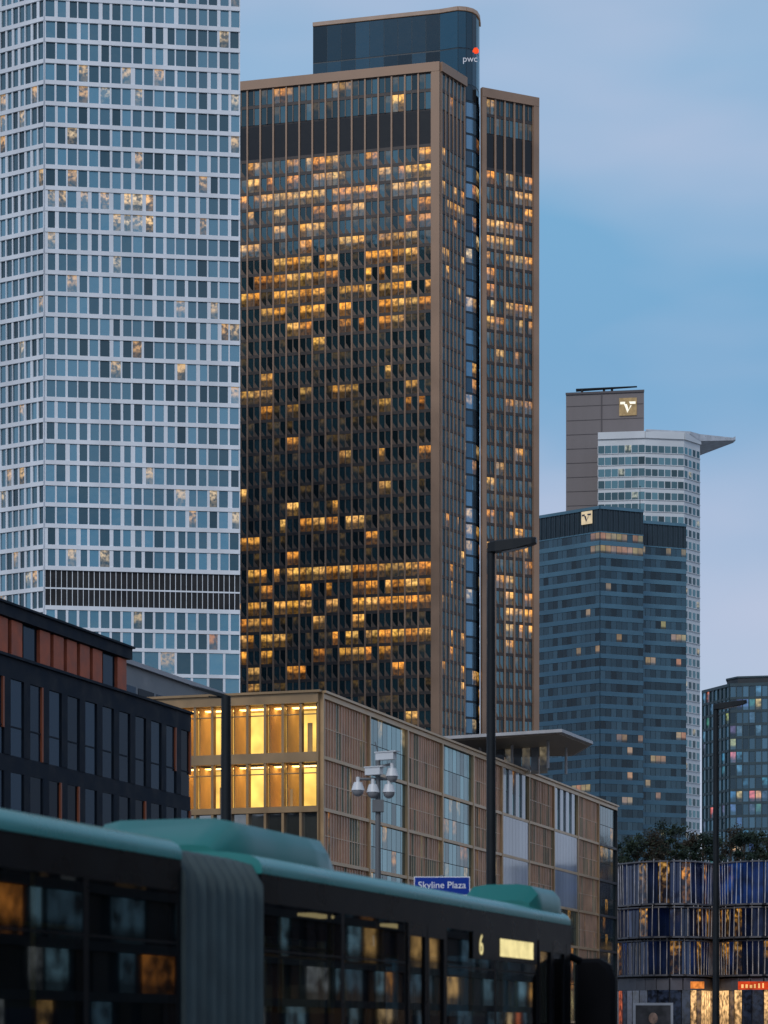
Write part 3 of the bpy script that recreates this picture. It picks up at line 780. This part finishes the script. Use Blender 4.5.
def cctv():
    D = 60; q = XY(378, D); z = lambda y: Zy(y, D); k = D/F_
    t = thing('camera_mast', 'pale mast carrying a cluster of white dome cameras', 'camera mast', v3(q))
    wh = mat('camera_white', (.62, .65, .68), .4, var=.08); gy = mat('mast_grey', (.13, .14, .15), .5, .3); bk = mat('dome_smoke', (.22, .23, .25), .15)
    F = Fc(q, q+Vector((1, 0)))
    m = MB(); m.tube(v3(q), v3(q, z(752)), .09, .06, 14); m.build('pole', gy, t, smooth=True)
    m = MB(); m.tube(F.p(-20*k, 0, z(779)), F.p(16*k, 0, z(779)), .035); m.tube(F.p(-8*k, 0, z(768)), F.p(14*k, 0, z(764)), .03); m.tube(F.p(0, 0, z(752)), F.p(-3*k, 0, z(742)), .015); m.build('arm', gy, t, smooth=True)
    for dx, y in ((-20, 790), (-5, 792), (11, 792), (14, 776)):
        c = F.p(dx*k, .12, z(y)); m = MB(); m.tube(c+Vector((0, 0, -.02)), c+Vector((0, 0, .17)), .16, .1, 16); m.tube(c+Vector((0, 0, .17)), c+Vector((0, 0, .3)), .045, .045); o = m.build('dome_camera', wh, t, smooth=True)
        m = MB(); m.ball(c+Vector((0, 0, -.03)), .14, 14); m.build('dome', bk, o, smooth=True)
    for dx, y, l in ((8, 757, .5), (-4, 772, .42)):
        m = MB(); a = F.p(dx*k, .1, z(y)); F2 = Fc(a.xy, a.xy+Vector((.8, -.5))); m.box(F2, -l/2, l/2, -.08, .08, z(y)-.08, z(y)+.09); m.box(F2, -l/2-.02, l/2+.08, -.1, .1, z(y)+.095, z(y)+.12); m.build('box_camera', wh, t)
    m = MB(); m.box(F, -.14, .14, -.1, .14, z(812), z(800)); m.build('junction_box', gy, t)
cctv()
def street_sign():
    D = 45; q = XY(442, D); z0, z1 = Zy(895.5, D), Zy(877, D)
    t = thing('street_sign', 'blue street name sign with white lettering above the bus roof', 'sign', v3(q))
    F = Fc(XY(414, D-.1), XY(470, D-.1))
    m = MB(); m.tube(v3(q), v3(q, z1+.03), .04); m.build('post', mat('post_galv', (.25, .25, .26), .4, .6), t, smooth=True)
    wh = mat('sign_white', (.85, .87, .9), .5, var=.03)
    m = MB(); m.box(F, 0, F.L, -.02, .01, z0, z1); m.build('sign_plate', wh, t)
    m = MB(); m.box(F, .014, F.L-.014, .01, .014, z0+.014, z1-.014); m.build('blue_field', mat('sign_blue', (.003, .035, .30), .5, var=.08, spec=.2), t)
    text('Skyline Plaza', F, F.L/2, .018, (z0+z1)/2+.01, .17, wh, 'lettering', t, .002)
street_sign()

# ------------------------------------------------------------------ bus
def bus():
    O = Vector((-.974, 19.95)); F = Fc(O, O+DS)
    t = thing('bus', 'dark articulated bus with teal roof pods passing in the foreground', 'bus', v3(O+DS*3-NS*1.27))
    teal = mat('teal_paint', (.005, .14, .13), .33, var=.1, scale=1, spec=.45); teal2 = mat('teal_grey', (.028, .21, .205), .28, var=.1, scale=1, spec=.5)
    blk = mat('bus_black', (.004, .005, .007), .3, var=.2, scale=2, spec=.1); rub = mat('bellows_rubber', (.055, .078, .083), .75, var=.2, scale=3, spec=.2)
    tg = clear_glass('bus_glass', (.2, .27, .3), 1.25, .02); seatm = mat('seat_fabric', (.03, .06, .1), .8); rail = mat('handrail', (.5, .3, .05), .4)
    inm = mat('bus_interior', (.05, .05, .05), .7)
    def quad(u0, u1, w, z0, z1): return MB().face([F.p(u0, w, z0), F.p(u1, w, z0), F.p(u1, w, z1), F.p(u0, w, z1)])
    prof = [(0, 2.95), (.0, 3.01), (-.03, 3.06), (-.1, 3.10), (-.3, 3.13), (-1.275, 3.16), (-2.25, 3.13), (-2.45, 3.1), (-2.52, 3.06), (-2.55, 3.01), (-2.55, 2.95)]
    for u0, u1 in ((0, 10.45), (-8.2, -1.66)):
        b = MB(); b.loft([[F.p(u, w, z) for w, z in prof] for u in (u0, u1)]); b.build('roof', teal2, t, smooth=True)
        b = MB(); b.box(F, u0, u1, -2.55, 0, .32, 1.05); b.build('body_side', teal, t)
        for wa, wb in ((-.06, -.008), (-2.54, -2.49)):
            b = MB(); b.box(F, u0, u1, wa, wb, 2.72, 2.95); b.build('upper_band', blk, t)
        b = MB(); b.box(F, u0+.02, u1-.02, -2.5, -.06, 2.86, 2.945); b.build('ceiling', inm, t)
    fr_w = [(.08, 2.0), (2.08, 3.85), (5.25, 7.05), (7.13, 8.85)]; doors = [(3.92, 5.18), (8.92, 10.2)]
    re_w = [(-8.1, -6.45), (-4.95, -3.35), (-3.27, -1.74)]; doors2 = [(-6.37, -5.03)]
    for u0, u1 in fr_w+re_w:
        for w in (-.012, -2.535):
            wo = quad(u0, u1, w, 1.06, 2.72).build('window', tg, t, recalc=False)
            if w > -1: MB().box(F, u0, u1, -.02, -.006, 2.33, 2.345).build('vent_bar', blk, wo)
    for u0, u1 in doors+doors2:
        b = MB(); m_ = (u0+u1)/2
        for a, c in ((u0, m_-.01), (m_+.01, u1)):
            b.box(F, a, a+.06, -.05, .0, .4, 2.72); b.box(F, c-.06, c, -.05, .0, .4, 2.72); b.box(F, a+.06, c-.06, -.05, .0, 2.6, 2.72); b.box(F, a+.06, c-.06, -.05, 0, .4, .6)
        d = b.build('door', blk, t)
        for a, c in ((u0, m_), (m_, u1)): quad(a+.06, c-.07, -.02, .6, 2.6).build('door_glass', tg, d, recalc=False)
        quad(u0, u1, -2.535, 1.06, 2.72).build('window', tg, t, recalc=False)
    for u in (.0, 2.0, 3.85, 5.18, 7.05, 8.85, 10.2, -8.2, -6.45, -5.03, -3.35, -1.74):
        for w0, w1 in ((-.08, -.012), (-2.54, -2.47)):
            MB().box(F, u, u+.08, w0, w1, 1.05, 2.72).build('pillar', blk, t)
    MB().box(F, 10.28, 10.5, -.2, -.01, 1.05, 2.94).build('pillar', blk, t); MB().box(F, 10.28, 10.4, -2.5, -2.3, 1.05, 2.72).build('pillar', blk, t)
    # bellows: rounded folds
    rings = []
    nb = 72
    for k in range(nb+1):
        u = -1.66+.02+1.62*k/nb; o = -.06*(.5-.5*math.cos(2*math.pi*k/9))
        rings.append([F.p(u, w, z) for w, z in ((.02+o, .4), (.02+o, 2.85), (-.08+o, 3.02+o*.6), (-.3, 3.08+o*.7), (-2.25, 3.08+o*.7), (-2.47-o, 3.02+o*.6), (-2.57-o, 2.85), (-2.57-o, .4))])
    b = MB(); b.loft(rings); b.build('bellows', rub, t, smooth=True)
    # roof pods
    def pod(u0, u1, w0, w1, h, name, m):
        rings = []; zb = 3.08
        for s in range(9):
            f = s/8; u = u0+(u1-u0)*f
            e = min(1, 1-max(0, abs(f-.5)*2-.8)/.2*.55); hh = h*(.35 if s in (0, 8) else e)
            i = .06 if s in (0, 8) else 0
            rings.append([F.p(u, w, z) for w, z in ((w0-i, zb), (w0-.02-i, zb+hh*.6), (w0-.1-i, zb+hh*.92), (w0-.25-i, zb+hh), (w1+.25+i, zb+hh), (w1+.1+i, zb+hh*.92), (w1+.02+i, zb+hh*.6), (w1+i, zb))])
        b = MB(); b.loft(rings); return b.build(name, m, t, smooth=True)
    p1 = pod(.25, 3.25, -.42, -1.75, .38, 'air_conditioner', teal)
    pod(9.0, 10.42, -.06, -.95, .3, 'roof_pod', teal); pod(-6.8, -3.75, -.45, -2.1, .34, 'roof_pod', mat('teal_dark', (.008, .04, .045), .5, spec=.3))
    # front end
    b = MB(); b.box(F, 10.4, 10.5, -2.5, -.2, .32, 1.1); b.build('front_panel', teal, t)
    MB().face([F.p(10.42, -2.3, 1.1), F.p(10.42, -.2, 1.1), F.p(10.42, -.2, 2.6), F.p(10.42, -2.3, 2.6)]).build('windscreen', tg, t, recalc=False)
    b = MB(); b.box(F, 10.38, 10.48, -2.45, -.21, 2.6, 2.94); b.build('display_housing', blk, t)
    for w in (-.45, -2.1):
        b = MB(); b.tube(F.p(10.48, w, .75), F.p(10.54, w, .75), .12, .11); b.build('headlight', mat('headlight', (.7, .7, .7), .2), t, smooth=True)
    mb_ = mat('mirror_black', (.003, .0035, .005), .6, spec=.06)
    b = MB(); b.tube(F.p(10.45, -.1, 2.62), F.p(10.7, .08, 2.52), .045); b.tube(F.p(10.7, .08, 2.52), F.p(10.7, .2, 2.46), .045); mi = b.build('mirror_arm', mb_, t, smooth=True)
    b = MB()
    b.loft([[F.p(u, w, z) for w, z in ((-.0+i, 1.75+i), (.06+i, 1.6+i), (.42-i, 1.6+i), (.5-i, 1.75), (.5-i, 2.3), (.44-i, 2.48-i), (.3, 2.56-i), (.1+i, 2.56-i), (.0+i, 2.48))] for u, i in ((10.6, .05), (10.65, 0), (10.76, 0), (10.84, .06))]); b.build('mirror_housing', mb_, mi, smooth=True)
    # interior
    b = MB(); b.box(F, .1, 10.3, -2.5, -.08, .5, .6); b.box(F, -8.1, -1.7, -2.5, -.08, .5, .6); b.build('floor', inm, t)
    for u in [.9, 1.8, 2.7, 5.9, 6.8, 7.7, -7.5, -4.4, -3.4, -2.4]:
        for w in (-2.1, -.5):
            b = MB(); b.box(F, u, u+.42, w-.22, w+.22, .98, 1.08); b.box(F, u, u+.08, w-.22, w+.22, 1.09, 1.85); b.box(F, u+.15, u+.3, w-.1, w+.1, .61, .97); b.build('seat', seatm, t)
    for u in (1.4, 3.8, 5.3, 7.0, 8.7, -6.4, -5.0, -2.6):
        for w in (-.75, -1.8): MB().tube(F.p(u, w, .6), F.p(u, w, 2.86), .02, n=8).build('handrail', rail, t, smooth=True)
    for w in (-.75, -1.8):
        for ua, ub in ((.3, 9), (-8, -1.8)): MB().tube(F.p(ua, w, 2.45), F.p(ub, w, 2.45), .018, n=8).build('handrail', rail, t, smooth=True)
    lm = glow('bus_light', (1, .6, .25), 1.2, .1)
    for u0 in (1.0, 4.6, 7.2, -7.2, -4.0):
        b = MB(); b.box(F, u0, u0+.7, -1.36, -1.2, 2.83, 2.858); b.build('ceiling_light', lm, t)
    # side destination display
    b = MB(); b.box(F, F.u_at(472), F.u_at(536), .0, .012, 2.44, 2.72); d = b.build('side_display', blk, t)
    am = glow('display_amber', (1, .85, .4), .85, .2, 6)
    b = MB(); b.box(F, F.u_at(499), F.u_at(532), .013, .016, 2.49, 2.68); b.build('display_field', am, d)
    text('6', F, F.u_at(480), .014, 2.58, .3, am, 'display_number', d, .003)
    # wheels
    ty = mat('tyre', (.015, .015, .015), .85); rm = mat('rim', (.35, .35, .36), .4, .7)
    for u in (8.1, 1.6, -4.2):
        for w in (.005, -2.305):
            b = MB(); b.tube(F.p(u, w-.25, .48), F.p(u, w, .48), .48, .48, 28); wo = b.build('wheel', ty, t, smooth=True)
            b = MB(); ws = w+.012 if w > -1 else w-.262
            b.tube(F.p(u, ws-.02, .48), F.p(u, ws+.01, .48), .3, .27, 24); b.build('rim', rm, wo, smooth=True)
bus()

# ------------------------------------------------------------------ world, sun, camera
w = bpy.data.worlds.new('World'); sc.world = w; w.use_nodes = True
nt = w.node_tree; nt.nodes.clear()
out = N(nt, 'ShaderNodeOutputWorld'); bg = N(nt, 'ShaderNodeBackground'); nt.links.new(bg.outputs[0], out.inputs[0])
EL, AZ = math.radians(38), math.radians(200)
sky = N(nt, 'ShaderNodeTexSky', sky_type='NISHITA'); sky.sun_disc = False; sky.sun_elevation = EL; sky.sun_rotation = AZ; sky.air_density = 1.5
tc = N(nt, 'ShaderNodeTexCoord'); sep = N(nt, 'ShaderNodeSeparateXYZ'); nt.links.new(tc.outputs['Generated'], sep.inputs[0])
rp = N(nt, 'ShaderNodeValToRGB'); nt.links.new(sep.outputs[2], rp.inputs[0])
cr = rp.color_ramp; cr.elements[0].position = 0; cr.elements[0].color = (.50, .57, .64, 1); cr.elements[1].position = 1; cr.elements[1].color = (.10, .21, .36, 1)
for p, c in ((.12, (.45, .57, .73)), (.19, (.26, .45, .69)), (.26, (.20, .42, .67)), (.36, (.20, .45, .70)), (.5, (.16, .33, .52))):
    e = cr.elements.new(p); e.color = (*c, 1)
mp = N(nt, 'ShaderNodeMapping'); mp.inputs['Scale'].default_value = (3.2, 3.2, 10); mp.inputs['Location'].default_value = (1.3, .4, .25); nt.links.new(tc.outputs['Generated'], mp.inputs[0])
ns = N(nt, 'ShaderNodeTexNoise'); ns.inputs['Scale'].default_value = 1.0; ns.inputs['Detail'].default_value = 4; ns.inputs['Roughness'].default_value = .42; nt.links.new(mp.outputs[0], ns.inputs['Vector'])
cf = mrange(nt, ns.outputs[0], .36, .6, 0, .92)
grad = mixc(nt, cf, rp.outputs[0], (.52, .58, .76))
sk = N(nt, 'ShaderNodeVectorMath', operation='SCALE'); nt.links.new(sky.outputs[0], sk.inputs[0]); sk.inputs['Scale'].default_value = .05
fin = mixc(nt, .93, sk.outputs[0], grad)
nt.links.new(fin, bg.inputs[0]); bg.inputs[1].default_value = 1.0
sd = bpy.data.lights.new('Sun', 'SUN'); sd.energy = 1.15; sd.angle = math.radians(20); sd.color = (1, .94, .88)
so = bpy.data.objects.new('Sun', sd); col.objects.link(so)
pos = Vector((math.sin(AZ)*math.cos(EL), math.cos(AZ)*math.cos(EL), math.sin(EL)))
so.rotation_euler = (-pos).to_track_quat('-Z', 'Y').to_euler()
cd = bpy.data.cameras.new('Camera'); co = bpy.data.objects.new('Camera', cd); col.objects.link(co); sc.camera = co
co.location = (0, 0, CH); co.rotation_euler = (math.radians(90), 0, 0)
cd.sensor_fit = 'HORIZONTAL'; cd.sensor_width = 27; cd.lens = F_/768*27; cd.shift_y = (HY-512)/768
cd.clip_start = .5; cd.clip_end = 8000
cd.dof.use_dof = True; cd.dof.focus_distance = 400; cd.dof.aperture_fstop = 3.2
sc.view_settings.view_transform = 'Standard'; sc.view_settings.look = 'None'; sc.view_settings.exposure = 0
